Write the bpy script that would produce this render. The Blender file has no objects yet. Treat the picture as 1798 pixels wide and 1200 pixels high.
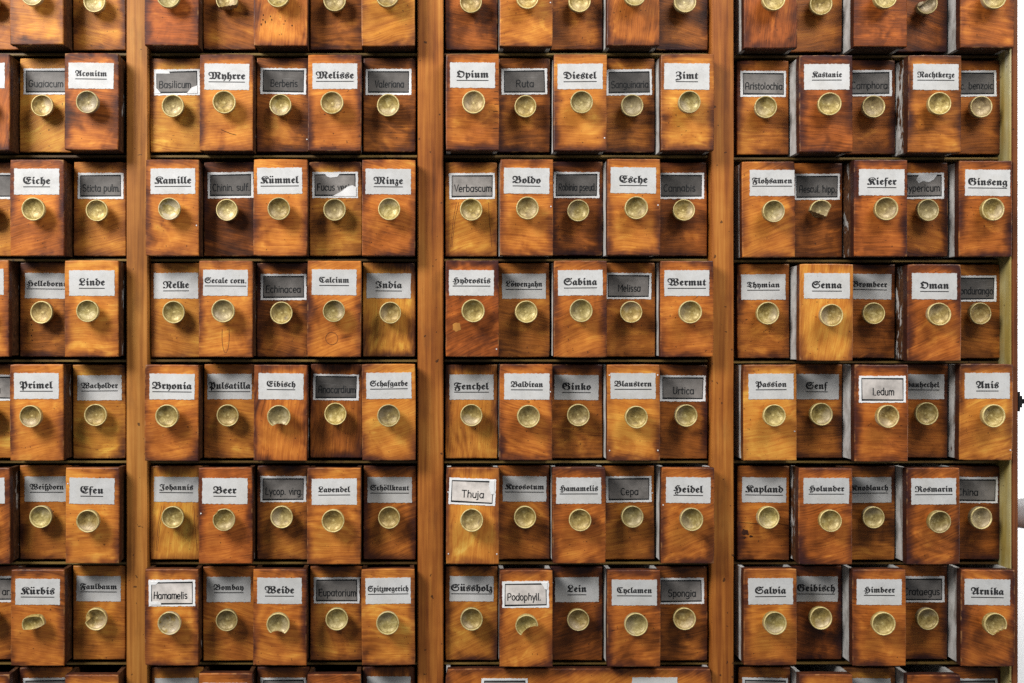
import bpy, bmesh, math, random
from mathutils import Vector, Matrix, Euler
R = math.radians
sc = bpy.context.scene
col = sc.collection
random.seed(7)

# ------------------------------------------------------------------ camera, world, light, exposure
D = 2.0                       # camera distance to the faces of the pushed-in drawers (metres)
VX, VY = 750.0, 600.0         # foot of the optical axis, in photo pixels: 1 px = 1 mm on that plane
cam = bpy.data.cameras.new('camera'); camo = bpy.data.objects.new('camera', cam); col.objects.link(camo)
camo.location = (0, -D, 0); camo.rotation_euler = (R(90), 0, 0)
cam.sensor_width = 36; cam.lens = 36 * D / 1.798
cam.shift_x = (899 - VX) / 1798; cam.shift_y = 0.0
cam.clip_start = 0.05; cam.clip_end = 50
sc.camera = camo
w = bpy.data.worlds.new('World'); sc.world = w; w.use_nodes = True
bg = w.node_tree.nodes['Background']; bg.inputs[0].default_value = (0.92, 0.96, 1.0, 1); bg.inputs[1].default_value = 0.19
def area(name, loc, aim, size, power, color=(1, 1, 1), size_y=None):
    l = bpy.data.lights.new(name, 'AREA'); l.energy = power; l.color = color; l.size = size
    if size_y: l.shape = 'RECTANGLE'; l.size_y = size_y
    o = bpy.data.objects.new(name, l); col.objects.link(o); o.location = loc
    o.rotation_euler = (Vector(aim) - Vector(loc)).to_track_quat('-Z', 'Y').to_euler()
    return o
area('window_light', (-1.9, -1.7, 1.75), (-0.1, 0, 0.0), 1.15, 130, (1.0, 0.98, 0.95))
area('ceiling_light', (1.35, -1.35, 1.9), (0.75, 0, -0.1), 1.6, 52, (1.0, 0.98, 0.95), 0.9)
area('added_wall_light', (1.75, 0.0, 0.25), (1.6, 0.5, 0.0), 0.5, 16, (0.97, 0.99, 1.0), 1.6)  # added lamp out of view that whitens the wall; no window known there
sc.view_settings.view_transform = 'Standard'; sc.view_settings.look = 'None'
sc.view_settings.exposure = 0.0; sc.view_settings.gamma = 1.0
sc.view_settings.use_curve_mapping = False

# ------------------------------------------------------------------ node helpers
class N:
    def __init__(s, name):
        s.m = bpy.data.materials.new(name); s.m.use_nodes = True; s.t = s.m.node_tree
        s.b = s.t.nodes['Principled BSDF']
    def n(s, kind, **kw):
        x = s.t.nodes.new(kind)
        for k, v in kw.items(): setattr(x, k, v)
        return x
    def put(s, sock, v):
        if hasattr(v, 'is_output') or isinstance(v, bpy.types.NodeSocket): s.t.links.new(v, sock)
        else: sock.default_value = v
    def math(s, op, a, b=0.0, c=None, clamp=False):
        x = s.n('ShaderNodeMath', operation=op, use_clamp=clamp); s.put(x.inputs[0], a); s.put(x.inputs[1], b)
        if c is not None: s.put(x.inputs[2], c)
        return x.outputs[0]
    def vm(s, op, a, b):
        x = s.n('ShaderNodeVectorMath', operation=op); s.put(x.inputs[0], a); s.put(x.inputs[1], b); return x.outputs[0]
    def attr(s, name):
        return s.n('ShaderNodeAttribute', attribute_type='OBJECT', attribute_name=name).outputs['Fac']
    def obj(s): return s.n('ShaderNodeTexCoord').outputs['Object']
    def noise(s, v, scale, detail=2.0, rough=0.5, dist=0.0):
        x = s.n('ShaderNodeTexNoise'); s.put(x.inputs['Vector'], v); x.inputs['Scale'].default_value = scale
        x.inputs['Detail'].default_value = detail; x.inputs['Roughness'].default_value = rough; x.inputs['Distortion'].default_value = dist
        return x.outputs['Fac']
    def ramp(s, f, stops, interp='LINEAR'):
        x = s.n('ShaderNodeValToRGB'); r = x.color_ramp; r.interpolation = interp
        while len(r.elements) < len(stops): r.elements.new(0.5)
        for e, (p, c) in zip(r.elements, stops): e.position = p; e.color = (*c, 1) if len(c) == 3 else c
        s.put(x.inputs[0], f); return x.outputs[0]
    def maprange(s, v, a, b, c, d, smooth=False):
        x = s.n('ShaderNodeMapRange', clamp=True)
        if smooth: x.interpolation_type = 'SMOOTHSTEP'
        s.put(x.inputs[0], v)
        for i, k in enumerate((a, b, c, d)): s.put(x.inputs[i + 1], k)
        return x.outputs[0]
    def mix(s, f, a, b, mode='MIX'):
        x = s.n('ShaderNodeMix', data_type='RGBA', blend_type=mode)
        s.put(x.inputs[0], f); s.put(x.inputs[6], a if not isinstance(a, tuple) else (*a, 1)); s.put(x.inputs[7], b if not isinstance(b, tuple) else (*b, 1))
        return x.outputs[2]
    def bump(s, h, strength, dist=0.001):
        x = s.n('ShaderNodeBump'); x.inputs['Strength'].default_value = strength; x.inputs['Distance'].default_value = dist
        s.put(x.inputs['Height'], h); s.t.links.new(x.outputs[0], s.b.inputs['Normal'])
    def comb(s, x_, y_, z_):
        x = s.n('ShaderNodeCombineXYZ'); s.put(x.inputs[0], x_); s.put(x.inputs[1], y_); s.put(x.inputs[2], z_); return x.outputs[0]
    def sep(s, v):
        x = s.n('ShaderNodeSeparateXYZ'); s.put(x.inputs[0], v); return x.outputs

WOOD = [(0.0, (.012, .0045, .003)), (.18, (.055, .016, .005)), (.36, (.165, .045, .008)), (.52, (.37, .105, .017)), (.68, (.57, .195, .030)), (.86, (.74, .345, .058)), (1.0, (.84, .52, .12))]

def wood_front():
    k = N('varnished_drawer_wood')
    tone, hue, seed, ang, hw, hh, con = [k.attr(a) for a in ('tone', 'hue', 'seed', 'ang', 'half_w', 'half_h', 'contrast')]
    P = k.obj()
    sv = k.comb(k.math('MULTIPLY', seed, 7.31), k.math('MULTIPLY', seed, 3.17), k.math('MULTIPLY', seed, 5.71))
    ro = k.n('ShaderNodeVectorRotate', rotation_type='Y_AXIS'); k.put(ro.inputs['Vector'], P); k.put(ro.inputs['Angle'], ang)
    Pg = k.vm('ADD', ro.outputs[0], sv)
    wn = k.n('ShaderNodeTexNoise'); k.put(wn.inputs['Vector'], Pg); wn.inputs['Scale'].default_value = 14; wn.inputs['Detail'].default_value = 1
    warp = k.vm('MULTIPLY', k.vm('SUBTRACT', wn.outputs['Color'], (.5, .5, .5)), (.016, .016, .016))
    Pw = k.vm('ADD', Pg, warp)
    fiber = k.noise(k.vm('MULTIPLY', Pw, (15, 40, 420)), 1.0, 3.0, .6)
    fine = k.noise(k.vm('MULTIPLY', Pw, (60, 100, 1100)), 1.0, 2.0, .6)
    figs = k.noise(k.vm('MULTIPLY', Pw, (6, 8, 15)), 1.0, 1.5, .4)
    fig = k.math('SINE', k.math('MULTIPLY', figs, 70.0))
    figm = k.maprange(k.noise(Pg, 11, 1), .42, .62, 0, 1)
    blotch = k.noise(k.vm('MULTIPLY', Pw, (1, 1, 1.35)), 13, 2.5, .5)
    blot2 = k.noise(Pw, 42, 4, .6)
    s = lambda v, a: k.math('MULTIPLY', k.math('SUBTRACT', v, .5), a)
    v = k.math('ADD', tone, k.math('MULTIPLY', k.math('SUBTRACT', blotch, .5), k.math('MULTIPLY', con, .66)))
    v = k.math('ADD', v, s(blot2, .23)); v = k.math('ADD', v, s(fiber, .40)); v = k.math('ADD', v, s(fine, .20))
    v = k.math('ADD', v, k.math('MULTIPLY', k.math('MULTIPLY', fig, figm), .055))
    X = k.sep(P)
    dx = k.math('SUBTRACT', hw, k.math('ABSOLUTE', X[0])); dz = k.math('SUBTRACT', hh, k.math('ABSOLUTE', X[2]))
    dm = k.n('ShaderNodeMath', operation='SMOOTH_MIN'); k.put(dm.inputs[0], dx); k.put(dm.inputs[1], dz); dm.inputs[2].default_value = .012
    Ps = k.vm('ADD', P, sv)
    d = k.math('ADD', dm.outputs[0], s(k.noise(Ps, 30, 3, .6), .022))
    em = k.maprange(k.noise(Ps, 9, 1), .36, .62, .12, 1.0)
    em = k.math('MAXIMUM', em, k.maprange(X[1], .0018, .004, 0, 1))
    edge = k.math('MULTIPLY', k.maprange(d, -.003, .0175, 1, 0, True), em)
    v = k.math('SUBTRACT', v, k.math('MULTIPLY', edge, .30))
    # dark smears of old varnish and handling
    sm = k.maprange(k.noise(k.vm('MULTIPLY', Ps, (1, 1, .8)), 17, 3, .6, .5), .56, .74, 0, 1, True)
    v = k.math('SUBTRACT', v, k.math('MULTIPLY', sm, .14))
    gold = k.maprange(k.noise(k.vm('ADD', k.vm('MULTIPLY', Pw, (.8, 1, 1.5)), (5.0, 2.0, 9.0)), 19, 3, .6, .8), .54, .72, 0, 1, True)
    v = k.math('ADD', v, k.math('MULTIPLY', gold, .15))
    c = k.ramp(v, WOOD)
    hm = k.comb(k.math('MULTIPLY_ADD', hue, -.10, 1.0), k.math('MULTIPLY_ADD', hue, .24, 1.0), k.math('MULTIPLY_ADD', hue, .10, 1.0))
    c = k.mix(1.0, c, hm, 'MULTIPLY')
    c = k.mix(k.math('MULTIPLY', edge, .62), c, (.035, .011, .016))  # edge grime, with a dark purplish vignette painted in
    c = k.mix(k.math('MULTIPLY', k.maprange(X[1], .0018, .004, 0, 1), .6), c, (.03, .011, .006))  # board sides: dirt plus painted shade of the unlit faces
    # worn pale rub marks right on the arrises
    rub = k.math('MULTIPLY', k.math('MULTIPLY', k.maprange(dm.outputs[0], .0002, .0022, 1, 0), k.maprange(X[1], .001, .003, 1, 0)), k.maprange(k.noise(Ps, 70, 3), .52, .66, 0, 1))
    c = k.mix(k.math('MULTIPLY', rub, .55), c, (.42, .20, .07))
    sp = k.maprange(k.noise(Ps, 210, 1), .735, .76, 0, 1)
    c = k.mix(k.math('MULTIPLY', sp, .7), c, (.03, .012, .006))
    k.put(k.b.inputs['Base Color'], c)
    k.put(k.b.inputs['Roughness'], k.maprange(blot2, .3, .7, .36, .56)); k.b.inputs['Specular IOR Level'].default_value = .24
    k.bump(k.math('ADD', fiber, fine), .22, .0006)
    return k.m

def wood_frame(name, stops, vertical=True, grime=.25):
    k = N(name); P = k.obj(); seed = k.attr('seed')
    sv = k.comb(k.math('MULTIPLY', seed, 7.31), 0.0, k.math('MULTIPLY', seed, 5.71))
    Pg = k.vm('ADD', P, sv)
    sc1 = (260, 60, 9) if vertical else (9, 60, 260)
    fib = k.noise(k.vm('MULTIPLY', Pg, sc1), 1.0, 3, .6)
    sc2 = (90, 30, 2.5) if vertical else (2.5, 30, 90)
    band = k.noise(k.vm('MULTIPLY', Pg, sc2), 1.0, 2, .5, .3)
    bl = k.noise(Pg, 6, 4, .6)
    v = k.math('ADD', k.math('MULTIPLY', fib, .30), k.math('ADD', k.math('MULTIPLY', band, .45), k.math('MULTIPLY', bl, .45)))
    v = k.math('MULTIPLY_ADD', v, 1.3, -.19)
    c = k.ramp(v, stops)
    st = k.maprange(k.noise(k.vm('MULTIPLY', Pg, (2.2, 1, .8)), 12, 4, .6), .56, .70, 0, 1)
    c = k.mix(k.math('MULTIPLY', st, grime), c, (.05, .02, .01))
    dots = k.maprange(k.noise(Pg, 95, 1), .745, .76, 0, 1)
    c = k.mix(k.math('MULTIPLY', dots, .75), c, (.02, .01, .006))
    k.put(k.b.inputs['Base Color'], c); k.b.inputs['Roughness'].default_value = .5; k.b.inputs['Specular IOR Level'].default_value = .3
    k.bump(fib, .25, .0006)
    return k.m

def box_wood():
    k = N('worn_painted_box_wood'); P = k.obj(); seed = k.attr('seed'); peel = k.attr('peel')
    Pg = k.vm('ADD', P, k.comb(k.math('MULTIPLY', seed, 7.3), seed, k.math('MULTIPLY', seed, 3.3)))
    n1 = k.noise(k.vm('MULTIPLY', Pg, (1, 2.2, .9)), 30, 5, .62)
    n2 = k.noise(Pg, 160, 3)
    X = k.sep(P)
    paint = k.ramp(k.noise(Pg, 40, 5, .65), [(.3, (.30, .29, .27)), (.55, (.50, .49, .47)), (.8, (.62, .61, .59))])
    bare_shade = k.ramp(n2, [(.3, (.03, .012, .005)), (.6, (.085, .033, .012)), (.9, (.16, .075, .03))])  # bare wood, kept dark to paint in shade on left-bay sides too
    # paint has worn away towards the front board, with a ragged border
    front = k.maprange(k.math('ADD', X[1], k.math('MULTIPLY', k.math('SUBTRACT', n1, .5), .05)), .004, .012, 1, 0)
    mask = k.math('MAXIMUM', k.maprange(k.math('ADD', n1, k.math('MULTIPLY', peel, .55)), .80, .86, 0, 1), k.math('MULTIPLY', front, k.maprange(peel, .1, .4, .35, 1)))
    c = k.mix(mask, paint, bare_shade)
    k.put(k.b.inputs['Base Color'], c); k.b.inputs['Roughness'].default_value = .7; k.b.inputs['Specular IOR Level'].default_value = .2
    k.bump(k.math('SUBTRACT', n1, mask), .3, .001)
    return k.m

def knob_mat():
    k = N('dull_yellow_brass'); P = k.obj(); seed = k.attr('seed'); grey = k.attr('grey'); chip = k.attr('chip')
    X = k.sep(P)
    Pg = k.vm('ADD', P, k.comb(k.math('MULTIPLY', seed, 2.3), seed, k.math('MULTIPLY', seed, 3.7)))
    r = k.math('SQRT', k.math('ADD', k.math('MULTIPLY', X[0], X[0]), k.math('MULTIPLY', X[2], X[2])))
    n1 = k.noise(Pg, 120, 5, .72, .5); n2 = k.noise(Pg, 420, 3, .6)
    c = k.ramp(n1, [(.30, (.11, .075, .018)), (.43, (.28, .21, .058)), (.55, (.41, .335, .12)), (.70, (.68, .61, .36))])
    va = k.math('FRACT', k.math('MULTIPLY', seed, 13.7))
    c = k.mix(k.maprange(va, 0, .5, .55, 0), c, k.ramp(n1, [(.30, (.13, .08, .02)), (.5, (.36, .23, .07)), (.72, (.60, .46, .22))]))
    c = k.mix(k.maprange(va, .6, 1, 0, .5), c, k.ramp(n1, [(.30, (.20, .17, .05)), (.5, (.50, .45, .19)), (.72, (.74, .70, .46))]))
    cl = k.maprange(k.math('ADD', k.math('MULTIPLY', k.math('SUBTRACT', X[0], X[2]), 22.0), k.noise(Pg, 60, 3, .6)), .52, .85, 0, 1)
    c = k.mix(k.math('MULTIPLY', cl, k.maprange(k.math('FRACT', k.math('MULTIPLY', seed, 5.3)), .2, .9, .05, .5)), c, (.47, .42, .40))  # lilac-grey side paints in the light caught by the dish
    gr = k.math('MULTIPLY', k.maprange(r, .0158, .0166, 0, 1), k.maprange(r, .0172, .0166, 0, 1))
    c = k.mix(k.math('MULTIPLY', gr, .5), c, (.11, .08, .025))
    c = k.mix(k.math('MULTIPLY', grey, .8), c, k.ramp(n1, [(.3, (.16, .125, .10)), (.7, (.36, .31, .29))]))
    rings = k.math('SINE', k.math('MULTIPLY', r, 3300.0))
    c = k.mix(k.math('MULTIPLY', k.maprange(rings, .4, 1, 0, 1), .10), c, (.66, .58, .34))
    cen = k.maprange(r, .0008, .0026, 1, 0)
    c = k.mix(k.math('MULTIPLY', cen, .55), c, (.75, .66, .36))
    rim = k.math('MULTIPLY', k.maprange(r, .0167, .0178, 0, 1), k.maprange(X[1], -.0215, -.0232, 0, 1))
    rimw = k.maprange(k.noise(Pg, 230, 2), .30, .50, .25, .9)
    c = k.mix(k.math('MULTIPLY', rim, rimw), c, (.66, .58, .31))
    ch = k.math('MULTIPLY', k.maprange(k.noise(Pg, 70, 2, .5, .3), .50, .53, 0, 1), chip)
    c = k.mix(ch, c, (.55, .53, .54))
    dirt = k.maprange(n2, .62, .72, 0, 1)
    c = k.mix(k.math('MULTIPLY', dirt, .45), c, (.10, .07, .03))
    vb = k.maprange(k.math('FRACT', k.math('MULTIPLY', seed, 9.1)), 0, 1, .72, 1.12)
    c = k.mix(1.0, c, k.comb(vb, k.math('MULTIPLY', vb, .92), k.math('MULTIPLY', vb, .74)), 'MULTIPLY')
    k.put(k.b.inputs['Base Color'], c)
    k.put(k.b.inputs['Metallic'], k.math('MULTIPLY_ADD', ch, -.12, .16)); k.put(k.b.inputs['Roughness'], k.maprange(n1, .3, .7, .52, .38))
    k.b.inputs['Specular IOR Level'].default_value = .5
    k.bump(k.math('ADD', n1, k.math('MULTIPLY', n2, .6)), .55, .0010)
    return k.m

def paper(name, stops, seedy=True):
    k = N(name); P = k.obj(); seed = k.attr('seed')
    Pg = k.vm('ADD', P, k.comb(seed, seed, k.math('MULTIPLY', seed, 3.0)))
    n = k.math('ADD', k.math('MULTIPLY', k.noise(Pg, 45, 5, .65), .6), k.math('MULTIPLY', k.noise(k.vm('MULTIPLY', Pg, (500, 500, 900)), 1.0, 2), .4))
    c = k.ramp(n, stops)
    sp = k.maprange(k.noise(Pg, 300, 1), .72, .75, 0, 1)
    c = k.mix(k.math('MULTIPLY', sp, .35), c, (.32, .28, .22))
    ag = k.maprange(k.noise(Pg, 26, 4, .65), .45, .72, 0, 1)
    c = k.mix(k.math('MULTIPLY', ag, .30), c, (.46, .43, .37))
    sh = k.attr('shade'); c = k.mix(1.0, c, k.comb(sh, sh, sh), 'MULTIPLY')
    k.put(k.b.inputs['Base Color'], c); k.b.inputs['Roughness'].default_value = .8; k.b.inputs['Specular IOR Level'].default_value = .15
    k.bump(n, .15, .0005)
    return k.m

def film(name):
    k = N(name); P = k.obj(); seed = k.attr('seed'); tint = k.attr('tint')
    Pg = k.vm('ADD', P, k.comb(seed, seed, k.math('MULTIPLY', seed, 3.0)))
    n = k.math('ADD', k.math('MULTIPLY', k.noise(Pg, 24, 2, .6), .55), k.math('MULTIPLY', k.noise(Pg, 90, 4, .6), .45))
    v = k.math('ADD', tint, k.math('MULTIPLY', k.math('SUBTRACT', n, .5), k.math('MULTIPLY', tint, 2.0)))
    c = k.mix(1.0, k.comb(v, v, v), (1.03, .95, .885), 'MULTIPLY')
    sc_ = k.maprange(k.noise(k.vm('MULTIPLY', Pg, (40, 40, 700)), 1.0, 2), .66, .74, 0, 1)
    c = k.mix(k.math('MULTIPLY', sc_, .18), c, (.6, .6, .6))
    k.put(k.b.inputs['Base Color'], c); k.b.inputs['Roughness'].default_value = .42; k.b.inputs['Specular IOR Level'].default_value = .45
    k.bump(n, .25, .001)
    return k.m

def plain(name, c, rough=.6, metal=0.0, spec=.3):
    k = N(name); P = k.obj(); n = k.noise(P, 60, 4, .6)
    lo = tuple(x * .8 for x in c); hi = tuple(min(1, x * 1.15) for x in c)
    k.put(k.b.inputs['Base Color'], k.ramp(n, [(.3, lo), (.7, hi)])); k.b.inputs['Roughness'].default_value = rough
    k.b.inputs['Metallic'].default_value = metal; k.b.inputs['Specular IOR Level'].default_value = spec
    return k.m

M_FRONT = wood_front(); M_BOX = box_wood(); M_KNOB = knob_mat()
M_PAPER = paper('printed_label_paper', [(.3, (.47, .47, .465)), (.5, (.58, .58, .575)), (.7, (.66, .66, .655))])
M_WHITE = paper('white_label_border_paper', [(.3, (.66, .66, .66)), (.5, (.80, .80, .80)), (.7, (.88, .88, .88))])
M_FILM = film('grey_label_film')
M_INK = plain('black_printing_ink', (.018, .018, .02), .6)
M_PEN = plain('dark_pen_ink', (.012, .014, .016), .5)
M_HOLE = plain('worm_hole_dark', (.008, .005, .004), .9)
M_NAIL = plain('white_pin_head', (.75, .75, .74), .4)
M_STILE_Y = wood_frame('yellow_brown_stile_wood', [(.3, (.13, .038, .006)), (.5, (.31, .110, .018)), (.65, (.42, .165, .030)), (.85, (.54, .25, .055))])
M_STILE_R = wood_frame('red_brown_stile_wood', [(.3, (.075, .018, .004)), (.5, (.26, .075, .012)), (.65, (.39, .132, .021)), (.85, (.54, .23, .045))])
M_SIDE = wood_frame('dark_red_side_wood', [(.3, (.05, .014, .005)), (.55, (.14, .04, .011)), (.8, (.24, .08, .02))])
M_RAIL = wood_frame('olive_rail_wood', [(.3, (.02, .010, .003)), (.5, (.085, .045, .011)), (.68, (.24, .15, .04)), (.9, (.48, .36, .15))], False, .85)
M_STRIP = wood_frame('flaking_cream_strip', [(.25, (.13, .085, .015)), (.5, (.32, .235, .06)), (.68, (.42, .36, .17)), (.9, (.60, .57, .48))], True, .25)
M_UNDER = plain('dark_bare_box_wood', (.05, .026, .013), .8)
M_DARK = plain('dark_cabinet_inside', (.03, .016, .009), .85)

# ------------------------------------------------------------------ mesh helpers
def link(name, me, parent=None, loc=(0, 0, 0), rot=(0, 0, 0), **props):
    o = bpy.data.objects.new(name, me); col.objects.link(o); o.parent = parent; o.location = loc; o.rotation_euler = rot
    for a, b in props.items(): o[a] = b
    return o
class MB:
    def __init__(s): s.v = []; s.f = []; s.m = []; s.mats = []
    def mat(s, m):
        if m not in s.mats: s.mats.append(m)
        return s.mats.index(m)
    def add(s, vs, fs, m):
        o = len(s.v); s.v += [tuple(p) for p in vs]; i = s.mat(m)
        for f in fs: s.f.append(tuple(a + o for a in f)); s.m.append(i)
    def box(s, x0, x1, y0, y1, z0, z1, m):
        vs = [(x, y, z) for x in (x0, x1) for y in (y0, y1) for z in (z0, z1)]
        s.add(vs, [(0, 1, 3, 2), (4, 6, 7, 5), (0, 4, 5, 1), (2, 3, 7, 6), (0, 2, 6, 4), (1, 5, 7, 3)], m)
    def poly(s, pts, y, m):                         # pts anticlockwise in (x, z) as seen from the front (-y)
        s.add([(a, y, b) for a, b in pts], [tuple(range(len(pts)))], m)
    def slab(s, pts, y0, y1, m):                    # front face at y0, walls back to y1
        n = len(pts); vs = [(a, y0, b) for a, b in pts] + [(a, y1, b) for a, b in pts]
        s.add(vs, [tuple(range(n))] + [(i, i + n, (i + 1) % n + n, (i + 1) % n) for i in range(n)], m)
    def strip(s, pts, wd, y, m, closed=False):
        n = len(pts); L = []; Rr = []
        for i in range(n):
            a = pts[i - 1] if (i > 0 or closed) else pts[i]; b = pts[(i + 1) % n] if (i < n - 1 or closed) else pts[i]
            d = Vector((b[0] - a[0], b[1] - a[1])); d = d.normalized() if d.length > 1e-9 else Vector((1, 0)); nn = Vector((-d.y, d.x))
            q = Vector(pts[i])
            if closed or 0 < i < n - 1:
                d0 = (Vector(pts[i]) - Vector(a)).normalized(); h = abs(d0.dot(d)); k = 1 / max(.6, h)
            else: k = 1; q = q - d * wd * .35 if i == 0 else q + d * wd * .35
            L.append(q + nn * wd / 2 * k); Rr.append(q - nn * wd / 2 * k)
        vs = [(p.x, y, p.y) for p in L] + [(p.x, y, p.y) for p in Rr]
        s.add(vs, [(i, i + n, (i + 1) % n + n, (i + 1) % n) for i in range(n if closed else n - 1)], m)
    def mesh(s, name):
        me = bpy.data.meshes.new(name); me.from_pydata(s.v, [], s.f); me.update()
        for m in s.mats: me.materials.append(m)
        me.polygons.foreach_set('material_index', s.m)
        return me

# ---- blackletter glyphs: built once per character from the built-in font
FK = {}
def _code(ch):
    if 'A' <= ch <= 'Z': return chr(0x1D56C + ord(ch) - 65)
    if 'a' <= ch <= 'z': return chr(0x1D586 + ord(ch) - 97)
    return ch
def _textmesh(body):
    c = bpy.data.curves.new('glyph', 'FONT'); c.body = body; c.resolution_u = 3; c.offset = 0.0
    o = bpy.data.objects.new('glyph', c); col.objects.link(o)
    bpy.context.view_layer.update()
    me = bpy.data.meshes.new_from_object(o.evaluated_get(bpy.context.evaluated_depsgraph_get()))
    vs = [(v.co.x, v.co.y) for v in me.vertices]; fs = [tuple(p.vertices) for p in me.polygons]
    bpy.data.objects.remove(o); bpy.data.curves.remove(c); bpy.data.meshes.remove(me)
    return vs, fs
_nw = None
def glyph(ch):
    global _nw
    if ch not in FK:
        if _nw is None: _nw = max(v[0] for v in _textmesh(_code('n'))[0])
        if ch == ' ': FK[ch] = ([], [], .26)
        else:
            base = {'ü': 'u', 'ö': 'o'}.get(ch, ch)
            vs, fs = _textmesh(_code(base))
            adv = max(v[0] for v in _textmesh(_code(base) + _code('n'))[0]) - _nw
            if base != ch:
                mid = (min(v[0] for v in vs) + max(v[0] for v in vs)) / 2
                for sx in (-.10, .10):
                    o = len(vs); q = mid + sx
                    vs = vs + [(q - .06, .68), (q, .61), (q + .06, .68), (q, .77)]; fs = fs + [(o, o + 1, o + 2, o + 3)]
            FK[ch] = (vs, fs, adv)
    return FK[ch]
def blackletter(mb, word, cx, zb, width, em, y, m):
    items = []; x = 0
    for i, ch in enumerate(word):
        if ch == 'ß':
            vs, fs, a = glyph('f'); items.append(([(p[0], p[1]) for p in vs], fs, x)); x += a * .78
            vs, fs, a = glyph('z'); items.append((vs, fs, x)); x += a; continue
        vs, fs, a = glyph(ch); items.append((vs, fs, x)); x += a + .015
    xs = [p[0] + o for vs, fs, o in items for p in vs]; x0, x1 = min(xs), max(xs); k = width / (x1 - x0)
    for i, (vs, fs, o) in enumerate(items):
        if vs:      # struck twice with a hair's shift: the heavy inking of the print
            for q, sh in enumerate((-.03, 0.0, .03)):
                mb.add([(cx - width / 2 + (p[0] + o - x0 + sh) * k, y - .00004 * (i % 2) - .00002 * q, zb + p[1] * em) for p in vs], fs, m)
    mb.add([(cx - width / 2, y, zb - .0056), (cx + width / 2, y, zb - .0056), (cx + width / 2, y, zb - .0041), (cx - width / 2, y, zb - .0041)], [(0, 1, 2, 3)], m)

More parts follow.
